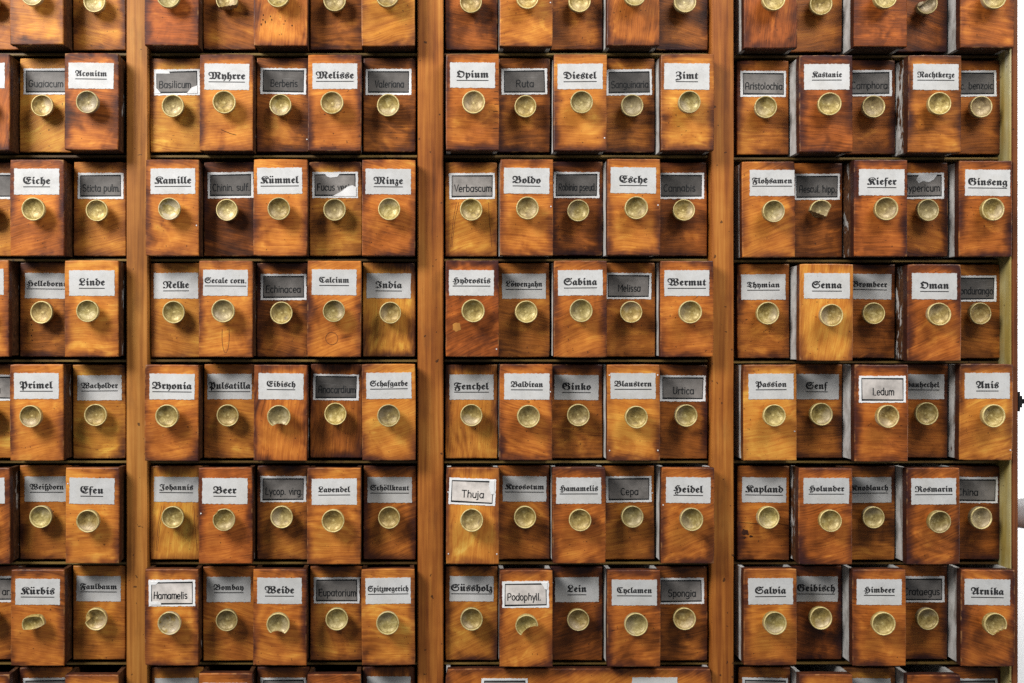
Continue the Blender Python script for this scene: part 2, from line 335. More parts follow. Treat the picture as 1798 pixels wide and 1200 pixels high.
# ---- pen lettering: single-stroke alphabet (x height 1, capitals 1.5)
def arc(cx, cy, rx, ry, a0, a1, n=9):
    return [(cx + rx * math.cos(R(a0 + (a1 - a0) * i / n)), cy + ry * math.sin(R(a0 + (a1 - a0) * i / n))) for i in range(n + 1)]
PEN = {
 'a': (.85, [arc(.35, .5, .35, .5, 60, 330, 12) , [(.72, 1), (.72, 0)]]),
 'b': (.85, [[(.08, 1.5), (.08, 0)], arc(.40, .5, .34, .5, 150, -150, 12)]),
 'c': (.72, [arc(.38, .5, .36, .5, 50, 310, 12)]),
 'd': (.85, [arc(.35, .5, .35, .5, 60, 330, 12), [(.72, 1.5), (.72, 0)]]),
 'e': (.80, [[(.04, .52), (.70, .52)] + arc(.38, .5, .34, .5, 15, 310, 13)]),
 'f': (.55, [arc(.42, 1.25, .24, .25, 80, 180, 5) + [(.18, 0)], [(-.02, .9), (.45, .9)]]),
 'g': (.85, [arc(.35, .5, .35, .5, 60, 330, 12), [(.72, 1), (.72, -.2)] + arc(.40, -.2, .32, .3, 0, -140, 6)]),
 'h': (.80, [[(.06, 1.5), (.06, 0)], arc(.37, .65, .31, .35, 170, 0, 7) + [(.68, 0)]]),
 'i': (.28, [[(.1, 1), (.1, 0)], [(.1, 1.32), (.1, 1.38)]]),
 'j': (.30, [[(.14, 1), (.14, -.25)] + arc(-.08, -.25, .22, .2, 0, -100, 4), [(.14, 1.32), (.14, 1.38)]]),
 'l': (.30, [[(.1, 1.5), (.1, .15), (.2, 0)]]),
 'm': (1.2, [[(.06, 1), (.06, 0)], arc(.33, .68, .27, .32, 170, 0, 6) + [(.60, 0)], arc(.87, .68, .27, .32, 170, 0, 6) + [(1.14, 0)]]),
 'n': (.80, [[(.06, 1), (.06, 0)], arc(.37, .65, .31, .35, 170, 0, 7) + [(.68, 0)]]),
 'o': (.82, [arc(.38, .5, .36, .5, 90, 440, 16)]),
 'p': (.85, [[(.08, 1), (.08, -.5)], arc(.40, .5, .34, .5, 150, -150, 12)]),
 'r': (.55, [[(.06, 1), (.06, 0)], arc(.36, .62, .30, .38, 165, 55, 5)]),
 's': (.68, [arc(.33, .75, .27, .25, 40, 230, 8) + arc(.33, .25, .27, .25, 60, -145, 8)]),
 't': (.50, [[(.16, 1.35), (.16, .2)] + arc(.34, .2, .18, .2, 190, 290, 4), [(-.04, .95), (.44, .95)]]),
 'u': (.80, [[(.06, 1), (.06, .35)] + arc(.37, .35, .31, .35, 190, 350, 7), [(.68, 1), (.68, 0)]]),
 'v': (.72, [[(.02, 1), (.34, 0), (.66, 1)]]),
 'y': (.72, [[(.02, 1), (.36, .05)], [(.68, 1), (.22, -.5)]]),
 'z': (.70, [[(.06, 1), (.60, 1), (.06, 0), (.62, 0)]]),
 '.': (.30, [[(.1, 0), (.1, .06)]]), ' ': (.45, []),
 'A': (1.05, [[(.05, 0), (.05, .9)] + arc(.47, .95, .42, .55, 175, 5, 9) + [(.9, 0)], [(.08, .62), (.87, .62)]]),
 'B': (1.0, [[(.08, 0), (.08, 1.5), (.45, 1.5)] + arc(.47, 1.14, .34, .36, 85, -85, 7) + [(.2, .78)], arc(.48, .39, .40, .39, 88, -88, 8) + [(.08, 0)]]),
 'C': (1.0, [arc(.52, .75, .46, .75, 50, 310, 14)]),
 'E': (.9, [[(.78, 1.5), (.08, 1.5), (.08, 0), (.80, 0)], [(.1, .78), (.66, .78)]]),
 'F': (.85, [[(.80, 1.5), (.08, 1.5), (.08, 0)], [(.1, .80), (.62, .80)]]),
 'G': (1.1, [arc(.52, .75, .46, .75, 45, 350, 15) + [(.98, .7), (.6, .7)]]),
 'H': (1.0, [[(.08, 1.5), (.08, 0)], [(.85, 1.5), (.85, 0)], [(.1, .78), (.83, .78)]]),
 'L': (.82, [[(.08, 1.5), (.08, 0), (.74, 0)]]),
 'M': (1.2, [[(.06, 0), (.06, 1.5), (.55, .6), (1.04, 1.5), (1.04, 0)]]),
 'P': (.95, [[(.08, 0), (.08, 1.5), (.45, 1.5)] + arc(.47, 1.1, .38, .40, 88, -88, 8) + [(.1, .70)]]),
 'R': (1.0, [[(.08, 0), (.08, 1.5), (.45, 1.5)] + arc(.47, 1.12, .36, .38, 88, -88, 8) + [(.1, .74)], [(.45, .72), (.86, 0)]]),
 'S': (.95, [arc(.46, 1.13, .38, .37, 35, 240, 9) + arc(.46, .38, .40, .38, 65, -150, 9)]),
 'T': (.95, [[(.02, 1.5), (.90, 1.5)], [(.46, 1.48), (.46, 0)]]),
 'U': (1.0, [[(.08, 1.5), (.08, .45)] + arc(.47, .45, .39, .45, 185, 355, 8) + [(.86, 1.5)]]),
 'V': (.95, [[(.03, 1.5), (.46, 0), (.89, 1.5)]]),
}
def pen_text(mb, text, x0, zb, xh, width, y, m, rnd):
    adv = sum(PEN[c][0] + .16 for c in text); kx = width / adv; x = x0; k = 0
    for c in text:
        a, strokes = PEN[c]; jz = rnd.uniform(-.04, .04) * xh; sl = rnd.uniform(-.02, .06)
        for st in strokes:
            mb.strip([(x + (p[0] + p[1] * sl) * kx, zb + jz + p[1] * xh) for p in st], .0016, y - .00003 * (k % 5), m); k += 1
        x += (a + .16) * kx

def deckle(wd, ht, rnd, amp=.00055, step=.0022):
    pts = []
    def side(ax, az, bx, bz):
        L = math.hypot(bx - ax, bz - az); n = max(4, int(L / step)); nx, nz = (bz - az) / L, -(bx - ax) / L
        for i in range(n):
            t = i / n; o = rnd.uniform(-amp, amp) * (1 if i else .4)
            pts.append((ax + (bx - ax) * t + nx * o, az + (bz - az) * t + nz * o))
    a, b = wd / 2, ht / 2
    side(-a, -b, a, -b); side(a, -b, a, b); side(a, b, -a, b); side(-a, b, -a, -b)
    return pts

def printed_label(parent, rnd, word, width, big, x, z, wd=.0785, ht=.0452, rot=0.0, shade=1.0):
    mb = MB(); mb.slab(deckle(wd, ht, rnd), -.0006, .0006, M_PAPER)
    if word:
        em = .0168 if big else .0136
        if isinstance(big, float): em = big
        blackletter(mb, word, 0, -.0042 if big is True else -.0008, width, em, -.00075, M_INK)
    return link('label_card', mb.mesh('label_card'), parent, (x, 0, z), (0, rot, 0), seed=rnd.uniform(0, 50), shade=shade)
def hand_label(parent, rnd, text, x, z, tint, wd=.080, ht=.0455, rot=0.0, torn=(), width=None, align=None, shade=1.0, y0=0.0):
    mb = MB(); mb.slab(deckle(wd, ht, rnd, .0006), -.0006 + y0, .0006 + y0, M_WHITE)
    a, b = wd / 2 - .0048, ht / 2 - .0048
    j = lambda: rnd.uniform(-.0006, .0006)
    q = [(-a + j(), -b + j()), (a + j(), -b + j()), (a + j(), b + j()), (-a + j(), b + j())]
    mb.slab(q, -.00085 + y0, -.0006 + y0, M_FILM)
    mb.strip(q, .0019, -.00095 + y0, M_PEN, closed=True)
    if text:
        full = width or min(.066, sum(PEN[c][0] for c in text) * .0093)
        xs = -a + .004 if (align == 'l' or full > .055) else -full / 2 + .002
        pen_text(mb, text, xs, -b + .0082, .0079, full, -.00108 + y0, M_PEN, rnd)
    for t in torn: mb.slab([(p[0], p[1]) for p in t], -.0014 + y0, -.0006 + y0, M_WHITE)
    return link('label_card', mb.mesh('label_card'), parent, (x, 0, z), (0, rot, 0), seed=rnd.uniform(0, 50), tint=tint, shade=shade)

# ---- drawer front: a thick board with eased, slightly uneven edges
def front_mesh(wd, ht, th, rnd, rad=.0016):
    bm = bmesh.new()
    a, b = wd / 2, ht / 2; j = lambda s=.0006: rnd.uniform(-s, s)
    segs = 10; pts = []
    cs = [(-a, -b), (a, -b), (a, b), (-a, b)]
    for i in range(4):
        p, q = cs[i], cs[(i + 1) % 4]
        bow = j(.0006)
        for t in range(segs):
            u = t / segs; x = p[0] + (q[0] - p[0]) * u; z = p[1] + (q[1] - p[1]) * u
            L = math.hypot(q[0] - p[0], q[1] - p[1]); nx, nz = (q[1] - p[1]) / L, -(q[0] - p[0]) / L
            o = bow * 4 * u * (1 - u) + j(.00022); k = 1
            if t == 0: k = 1 - rnd.uniform(.004, .018)
            pts.append(((x + nx * o) * k, (z + nz * o) * (1 - (1 - k) * .5)))
    n = len(pts)
    rings = [(th, 0.0), (rad, 0.0), (rad * .35, rad * .28), (0.0, rad)]
    loops = []
    for y, ins in rings:
        loops.append([bm.verts.new((x - math.copysign(min(ins, abs(x)), x) if abs(abs(x) - a) < .004 else x, y, z - math.copysign(min(ins, abs(z)), z) if abs(abs(z) - b) < .004 else z)) for x, z in pts])
    for r0, r1 in zip(loops, loops[1:]):
        for i in range(n): bm.faces.new((r0[i], r0[(i + 1) % n], r1[(i + 1) % n], r1[i]))
    bm.faces.new(loops[-1]); bm.faces.new(list(reversed(loops[0])))
    bmesh.ops.recalc_face_normals(bm, faces=bm.faces)
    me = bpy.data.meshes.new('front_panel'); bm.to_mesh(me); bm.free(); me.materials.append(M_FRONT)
    return me

# ---- knob: turned dish on a short neck; the broken ones are cut back along an uneven break
PROF = [(.0098, .0006), (.0092, -.004), (.0090, -.0075), (.0125, -.0095), (.0172, -.0112), (.0188, -.0130), (.0192, -.0165), (.0193, -.0215),
        (.0195, -.0238), (.0192, -.0249), (.0184, -.0252), (.0176, -.0246), (.0170, -.0228), (.0155, -.0207), (.0125, -.0187), (.0085, -.0174), (.0045, -.0168), (.0022, -.0166), (.0010, -.0169), (0, -.0170)]
def knob_mesh(rnd, cuts=(), nick=None, scale=1.0):
    S = 56; vs = []; fs = []
    ph = rnd.uniform(0, 6.28); prof = PROF[:-1]
    wob = [1 + rnd.uniform(-.006, .006) for _ in range(S)]
    for r, y in prof:
        for k in range(S):
            t = 2 * math.pi * k / S; rr = r * (1 + .008 * math.sin(2 * t + ph)) * wob[k] * scale; vs.append([rr * math.cos(t), y, rr * math.sin(t)])
    c = len(vs); vs.append([0, PROF[-1][1], 0])
    P = len(prof)
    for i in range(P - 1):
        for k in range(S): fs.append((i * S + k, i * S + (k + 1) % S, (i + 1) * S + (k + 1) % S, (i + 1) * S + k))
    for k in range(S): fs.append(((P - 1) * S + k, (P - 1) * S + (k + 1) % S, c))
    for nx, nz, cc, curv, jag in cuts:
        l = math.hypot(nx, nz); nx /= l; nz /= l; p1, p2 = rnd.uniform(0, 6), rnd.uniform(0, 6)
        for v in vs:
            if v[1] > -.0088: continue
            u = (-nz * v[0] + nx * v[2]) * 1000
            lim = (cc + curv * u * u + jag * (math.sin(u * .9 + p1) + .6 * math.sin(u * 2.1 + p2))) / 1000 + (.0252 + v[1]) * .10
            t = nx * v[0] + nz * v[2] - lim
            if t > 0: v[0] -= nx * t; v[2] -= nz * t
    if nick:
        ax, az, rad = nick
        for v in vs:
            if v[1] > -.018: continue
            d = math.hypot(v[0] - ax, v[2] - az)
            if d < rad and d > 1e-6:
                l = math.hypot(ax, az); t = (rad - d) * .9; v[0] -= ax / l * t; v[2] -= az / l * t
    me = bpy.data.meshes.new('knob'); me.from_pydata([tuple(v) for v in vs], [], fs); me.update(); me.materials.append(M_KNOB)
    bm = bmesh.new(); bm.from_mesh(me); bmesh.ops.recalc_face_normals(bm, faces=bm.faces); bm.to_mesh(me); bm.free()
    for p in me.polygons: p.use_smooth = True
    if cuts or nick:
        try: me.set_sharp_from_angle(angle=R(40))
        except Exception: pass
    return me

# ------------------------------------------------------------------ cabinet layout (metres on the plane of the pushed-in fronts)
X = lambda px: (px - VX) / 1000.0
Z = lambda py: (VY - py) / 1000.0
BAYS = [(X(-59.5), .0935, 3), (X(264.0), .0932, 5), (X(781.5), .0923, 5), (X(1294.0), .0926, 5)]
BOT = [88, 267.5, 450, 627, 805, 983, 1159.5, 1337]
BOT3 = [92, 271.5, 451.5, 629.5, 805, 983, 1159, 1337]
H = .1655
LIFT = [-.0035, -.0045, -.003, .0005, 0.0, .001, .002, .0]
SY = -.015                               # face of the stiles

cab = bpy.data.objects.new('apothecary_cabinet', None); col.objects.link(cab); cab.location = (0, 0, Z(1360))
cab['label'] = 'old red-brown wooden apothecary cabinet frame holding all the small drawers'; cab['category'] = 'cabinet'
zb = Z(1360)
def cpart(name, x0, x1, y0, y1, z0, z1, m, bevel=.0015, seed=0.0):
    mb = MB(); cx, cz = (x0 + x1) / 2, (z0 + z1) / 2
    mb.box(x0 - cx, x1 - cx, y0, y1, z0 - cz, z1 - cz, m); me = mb.mesh(name)
    if bevel:
        bm = bmesh.new(); bm.from_mesh(me); bmesh.ops.recalc_face_normals(bm, faces=bm.faces)
        bmesh.ops.bevel(bm, geom=bm.edges[:], offset=bevel, segments=2, affect='EDGES'); bm.to_mesh(me); bm.free()
    return link(name, me, cab, (cx, 0, cz - zb), seed=seed)
ZT, ZB = Z(-95), Z(1350)
cpart('stile', X(750 + (222 - 750) / 1.0075), X(750 + (259.5 - 750) / 1.0075), SY, .34, ZB, ZT, M_STILE_Y, seed=.3)
cpart('stile', X(750 + (733.5 - 750) / 1.0075), X(750 + (778.5 - 750) / 1.0075), SY, .34, ZB, ZT, M_STILE_R, seed=1.3)
cpart('stile', X(750 + (1249 - 750) / 1.0075), X(750 + (1288.5 - 750) / 1.0075), SY, .34, ZB, ZT, M_STILE_R, seed=2.6)
sx0 = X(750 + (1776.5 - 750) / 1.0175)
cpart('side_panel', sx0, X(750 + (1787.5 - 750) / 1.0175), -.035, .40, ZB, ZT, M_SIDE, seed=4.1)
cpart('inner_lining', sx0 - .0035, sx0 - .0002, -.0338, .34, ZB, ZT, M_STRIP, .0004, seed=5.2)
cpart('side_panel', X(-105), X(-85), -.015, .40, ZB, ZT, M_SIDE, seed=6.1)  # unseen left closing panel, added to keep light out of the inside
cpart('back_panel', X(-85), sx0 - .004, .345, .36, ZB, ZT, M_DARK, 0)
cpart('added_top_panel', X(-105), X(1790), -.035, .40, ZT + .001, ZT + .02, M_SIDE, seed=7.1)  # unseen, added to stop light leaking in over the top row
cpart('bottom_panel', X(-105), X(1790), -.035, .40, ZB - .02, ZB - .001, M_SIDE, seed=8.1)
edges = [(X(-83), X(225)), (X(258.5), X(733)), (X(780), X(1244)), (X(1285.5), sx0 - .0042)]
for b, (x0, x1) in enumerate(edges):
    bots = BOT3 if b == 3 else BOT
    for r in range(7):
        z1 = Z(bots[r] + 4.8); th = .0044
        cpart('rail', x0, x1, .003, .34, z1 - th, z1, M_RAIL, .0009, seed=b * 3.1 + r * 1.7)
# black iron latch on the outer right side
mb = MB(); xs = X(750 + (1787.5 - 750) / 1.0175)
mb.box(0.0002, .006, -.012, .012, -.017, .017, plain('black_iron', (.012, .012, .013), .45, .3))
iron = mb.mats[0]
mb.box(.006, .040, -.006, .006, -.0042, .0042, iron); mb.box(.001, .0075, -.016, -.0121, -.010, .010, iron)
link('latch', mb.mesh('latch'), cab, (xs, -.018, Z(704) - zb))

# ------------------------------------------------------------------ what each drawer carries
# (lettering or None, 'p' printed / 'h' handwritten, width of the word in photo px, large type, tone, hue, options)
P_, H_ = 'p', 'h'
ROWS = [
 [[(None, 0, 0, 0, .5, 0, {}), (None, 0, 0, 0, .66, .4, {}), (None, 0, 0, 0, .52, .3, {})],
  [(None, 0, 0, 0, .47, -.5, {}), (None, 0, 0, 0, .46, 0, {'cut': [(0.15, -1, 11, 0, .5)], 'kz': .010}), (None, 0, 0, 0, .6, 0, {'worm': 1}), (None, 0, 0, 0, .42, 0, {}), (None, 0, 0, 0, .62, .5, {})],
  [(None, 0, 0, 0, .36, -.3, {}), (None, 0, 0, 0, .62, .2, {}), (None, 0, 0, 0, .38, 0, {}), (None, 0, 0, 0, .48, 0, {}), (None, 0, 0, 0, .34, .1, {'grey': .6})],
  [(None, 0, 0, 0, .46, -.3, {'d': .045}), (None, 0, 0, 0, .46, .2, {}), (None, 0, 0, 0, .43, -.3, {}), (None, 0, 0, 0, .36, -.2, {'cut': [(-.62, .78, 2, 0.01, .15)], 'grey': .7}), (None, 0, 0, 0, .5, 0, {'kx': .010})]],
 [[(None, P_, 0, 1, .48, -.2, {}), ('Guaiacum', H_, 0, 0, .64, .45, {}), ('Aconitm', P_, 55, 0, .5, -.1, {'chip': .25, 'grey': .5})],
  [('Basilicum', H_, 0, 0, .62, .5, {'torn': 'basil', 'grey': .35}), ('Myhrre', P_, 64, 1, .62, .2, {'scratch': 1}), ('Berberis', H_, 48, 0, .46, 0, {'tint': .10}), ('Melisse', P_, 66, 1, .57, 0, {'d': .042}), ('Valeriana', H_, 52, 0, .36, .1, {'tint': .10})],
  [('Opium', P_, 56, 1, .53, 0, {'grey': .4, 'cracks': 1}), ('Ruta', H_, 32, 0, .35, 0, {'tint': .10}), ('Diestel', P_, 58, 1, .64, .2, {}), ('Sanguinaria', H_, 0, 0, .42, .2, {'tint': .08, 'grey': .7}), ('Zimt', P_, 39, 1, .64, .3, {})],
  [('Aristolochia', H_, 0, 0, .52, .1, {'tint': .17}), ('Kastanie', P_, 52, 0, .46, -.2, {}), ('Camphora', H_, 0, 0, .38, 0, {'tint': .12, 'grey': .5}), ('Nachtkerze', P_, 65, 0, .54, .4, {'con': 1.25, 'peel': .55, 'd': .053}), ('Ac. benzoic', H_, 0, 0, .46, .1, {'tint': .10, 'grey': .7})]],
 [[(None, H_, 0, 0, .6, .3, {}), ('Eiche', P_, 47, 1, .55, -.1, {}), ('Sticta pulm.', H_, 0, 0, .52, .3, {'tint': .12})],
  [('Kamille', P_, 64, 1, .60, .1, {'chip': .45}), ('Chinin. sulf.', H_, 0, 0, .28, -.2, {'tint': .10}), ('Kümmel', P_, 67, 1, .62, 0, {}), ('Fucus vesic.', H_, 0, 0, .56, .4, {'torn': 'fucus', 'tint': .20, 'grey': .4}), ('Minze', P_, 51, 1, .54, -.1, {})],
  [('Verbascum', H_, 0, 0, .62, .2, {'tint': .26, 'lines': 1}), ('Boldo', P_, 49, 1, .6, 0, {}), ('Robinia pseud.', H_, 0, 0, .33, -.2, {'tint': .09}), ('Esche', P_, 49, 1, .62, .1, {'d': .052}), ('Cannabis', H_, 0, 0, .38, -.2, {'tint': .08})],
  [('Flohsamen', P_, 70, 0, .6, .2, {'lx': .006, 'd': .034}), ('Aescul. hipp.', H_, 0, 0, .40, 0, {'tint': .11, 'cut': [(-.36, -.93, 5.8, .0, .5), (.91, -.41, 11.5, 0, .2)], 'grey': .6}), ('Kiefer', P_, 51, 1, .49, -.2, {'d': .053, 'peel': .75}), ('Hypericum', H_, 0, 0, .44, .1, {'torn': 'hyper', 'tint': .17, 'grey': .5}), ('Ginseng', P_, 68, 1, .53, 0, {'d': .038, 'lx': .003})]],
 [[(None, P_, 0, 1, .6, 0, {}), ('Helleborns', P_, 71, 0, .43, .2, {'worm2': 1}), ('Linde', P_, 45, 1, .64, .2, {})],
  [('Nelke', P_, 45, 1, .57, .4, {}), ('Secale corn.', P_, 73, 0, .64, .1, {'ring': 1, 'grey': .5}), ('Echinacea', H_, 0, 0, .42, 0, {'tint': .13}), ('Calcium', P_, 52, 0, .58, 0, {'plug': 1, 'con': 1.1}), ('India', P_, 46, 1, .58, .55, {'shade': .85, 'ang': 1.5})],
  [('Hydrostis', P_, 66, 0, .44, -.4, {'spot': 1}), ('Löwenzahn', P_, 64, 0, .47, .2, {}), ('Sabina', P_, 58, 1, .55, 0, {}), ('Melissa', H_, 40, 0, .44, .1, {'tint': .18}), ('Wermut', P_, 67, 1, .53, -.1, {})],
  [('Thymian', P_, 57, 0, .52, .1, {}), ('Senna', P_, 52, 1, .72, .3, {}), ('Brombeer', P_, 62, 0, .40, 0, {}), ('Oman', P_, 50, 1, .53, -.1, {'d': .050, 'peel': .7}), ('Condurango', H_, 0, 0, .42, .3, {'tint': .09})]],
 [[('Viola', H_, 0, 0, .56, .3, {'tint': .25}), ('Primel', P_, 58, 1, .61, .1, {}), ('Wacholder', P_, 64, 0, .56, .6, {})],
  [('Bryonia', P_, 69, 1, .56, 0, {}), ('Pulsatilla', P_, 73, 1, .5, .2, {}), ('Eibisch', P_, 50, 0, .56, -.1, {'cut': [(.05, -1, 11.5, .03, .4)], 'grey': .5}), ('Anacardium', H_, 0, 0, .44, -.1, {'tint': .08, 'dull': 1}), ('Schafgarbe', P_, 66, 0, .66, .2, {})],
  [('Fenchel', P_, 61, 1, .56, .3, {}), ('Baldiran', P_, 56, 0, .56, -.1, {}), ('Ginko', P_, 50, 1, .43, .1, {}), ('Blaustern', P_, 65, 0, .67, .2, {'nails': [(-1, 1), (1, 1), (-1, -1), (1, -1)]}), ('Urtica', H_, 38, 0, .41, 0, {'tint': .20})],
  [('Passion', P_, 54, 0, .76, .3, {'d': .036}), ('Senf', P_, 38, 1, .44, .2, {'shade': .8}), ('Ledum', H_, 38, 0, .56, -.1, {'tint': .46, 'd': .055}), ('Hauhechel', P_, 61, 0, .42, 0, {'shade': .85}), ('Anis', P_, 39, 1, .62, .4, {'nails': [(1, -1)], 'd': .042})]],
 [[(None, P_, 0, 1, .55, 0, {}), ('Weißdorn', P_, 59, 0, .5, .2, {}), ('Efeu', P_, 40, 1, .66, .1, {})],
  [('Johannis', P_, 59, 0, .62, .4, {'lines': 1}), ('Beer', P_, 40, 1, .52, -.3, {'nick': (-.016, .014, .006)}), ('Lycop. virg.', H_, 0, 0, .48, .2, {'tint': .17, 'grey': .3}), ('Lavendel', P_, 56, 0, .61, .1, {}), ('Schöllkraut', P_, 68, 0, .45, 0, {})],
  [('Thuja', H_, 40, 0, .68, .2, {'tint': .55, 'nails': [(-1, -1), (1, -1), (-1.02, .5)], 'torn': 'thuja', 'rot': .035}), ('Kreosotum', P_, 68, 0, .44, 0, {}), ('Hamamelis', P_, 67, 0, .52, -.1, {}), ('Cepa', H_, 32, 0, .47, .2, {'tint': .18}), ('Heidel', P_, 52, 1, .53, 0, {'nails': [(-1.03, .22)]})],
  [('Kapland', P_, 66, 1, .5, 0, {'knot': 1}), ('Holunder', P_, 62, 0, .53, -.1, {'peel': .7}), ('Knoblauch', P_, 65, 0, .44, .3, {}), ('Rosmarin', P_, 66, 0, .5, 0, {}), ('China', H_, 38, 0, .38, 0, {'tint': .17, 'grey': .7, 'align': 'l'})]],
 [[('Semen ar.', H_, 66, 0, .5, 0, {'tint': .25}), ('Kürbis', P_, 59, 1, .56, .1, {'cut': [(.25, -1, 7.5, -.010, .12), (-.1, 1, 13.5, -.012, .1)]}), ('Faulbaum', P_, 64, 0, .52, .3, {'nick': (-.0175, .005, .0105), 'shade': .85})],
  [('Hamamelis', H_, 60, 0, .64, .1, {'tint': .50, 'torn': 'hama', 'chip': .35}), ('Bombay', P_, 52, 0, .5, 0, {'shade': .8}), ('Weide', P_, 51, 1, .6, 0, {'cut': [(-.05, -1, 10.5, .03, .1)], 'grey': .35}), ('Eupatorium', H_, 0, 0, .52, .1, {'tint': .20}), ('Spitzwegerich', P_, 71, 0, .64, .2, {})],
  [('Süssholz', P_, 72, 1, .54, .3, {}), ('Podophyll.', H_, 60, 0, .62, 0, {'tint': .50, 'cut': [(.5, -.86, 3.5, .02, .1)], 'torn': 'podo'}), ('Lein', P_, 33, 1, .34, -.2, {}), ('Cyclamen', P_, 61, 0, .53, -.1, {}), ('Spongia', H_, 50, 0, .40, 0, {'tint': .19})],
  [('Salvia', P_, 54, 1, .62, .2, {'d': .040}), ('Geibisch', P_, 66, 1, .33, -.3, {'shade': .85}), ('Himbeer', P_, 54, 0, .57, 0, {}), ('Crataegus', H_, 0, 0, .45, .1, {'tint': .16}), ('Arnika', P_, 57, 1, .52, 0, {'cut': [(.45, -.9, 12.5, .01, .7)], 'grey': .1})]],
 [[(None, P_, 0, 1, .55, 0, {}), (None, H_, 0, 0, .5, 0, {'tint': .17}), (None, P_, 0, 1, .6, .1, {})],
  [('Blume', P_, 50, 1, .55, .4, {}), (None, P_, 0, 1, .58, 0, {}), (None, H_, 0, 0, .45, 0, {'tint': .2}), (None, P_, 0, 1, .5, -.2, {}), ('Sumpfin', P_, 62, 1, .42, 0, {'shade': .85})],
  None,
  [('Sepia', H_, 40, 0, .5, .3, {'tint': .3}), (None, P_, 0, 1, .62, .1, {}), ('Glockenfeller', P_, 68, 0, .62, .7, {}), (None, P_, 0, 1, .5, 0, {}), (None, H_, 0, 0, .4, 0, {'tint': .2})]],
]
BAYP = [1, 0, 1, 0]
DEF_D = [.046, .043, .044, .051]

def colour_word(tone, hue):
    if tone < .40: return 'dark brown'
    if hue >= .5: return 'yellow-brown'
    if tone >= .62: return 'golden-orange'
    if hue <= -.2: return 'red-brown'
    return 'orange-brown' if tone >= .5 else 'brown'

TORN = {
 'basil': [[(-.036, .0155), (-.012, .0150), (-.013, .0185), (-.036, .020)], [(.017, -.020), (.036, -.020), (.036, -.006), (.026, -.0095)], [(-.038, -.0195), (-.028, -.0195), (-.036, -.010)]],
 'fucus': [[(-.005, -.020), (.037, -.020), (.037, -.004), (.030, -.0005), (.022, -.003), (.010, -.012)], [(-.014, .0145), (-.008, .0128), (.004, .0142), (.008, .0195), (-.018, .0195)]],
 'hyper': [[(-.004, .019), (-.009, .011), (-.005, .0045), (.004, .0085), (.013, .006), (.021, .0105), (.028, .019)]],
 'thuja': [[(.029, .020), (.028, .010), (.032, -.003), (.037, -.003), (.037, .020)]],
 'hama': [[(-.028, .0145), (-.036, .0145), (-.036, .020), (-.022, .020)], [(-.036, -.020), (-.018, -.020), (-.020, -.0150), (-.036, -.0145)]],
 'podo': [[(.026, .020), (.030, .0145), (.033, .009), (.037, .008), (.037, .020)]],
}

def speck(mb, x, z, rx, rz, m, y, rnd, n=9):
    mb.poly([(x + rx * math.cos(6.283 * i / n) * rnd.uniform(.75, 1.2), z + rz * math.sin(6.283 * i / n) * rnd.uniform(.75, 1.2)) for i in range(n)], y, m)

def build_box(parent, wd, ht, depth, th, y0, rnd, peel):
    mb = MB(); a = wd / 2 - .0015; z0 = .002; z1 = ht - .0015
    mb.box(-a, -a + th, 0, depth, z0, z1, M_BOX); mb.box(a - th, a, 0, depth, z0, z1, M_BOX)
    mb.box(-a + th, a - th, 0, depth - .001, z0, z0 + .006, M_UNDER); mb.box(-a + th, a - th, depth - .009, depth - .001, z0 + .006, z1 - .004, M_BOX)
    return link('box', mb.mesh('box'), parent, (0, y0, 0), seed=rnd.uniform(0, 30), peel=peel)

names = {}
def text_of(b, r, c):
    if r < 0 or r > 7 or ROWS[r][b] is None: return None
    row = ROWS[r][b]
    return row[c][0] if 0 <= c < len(row) else None

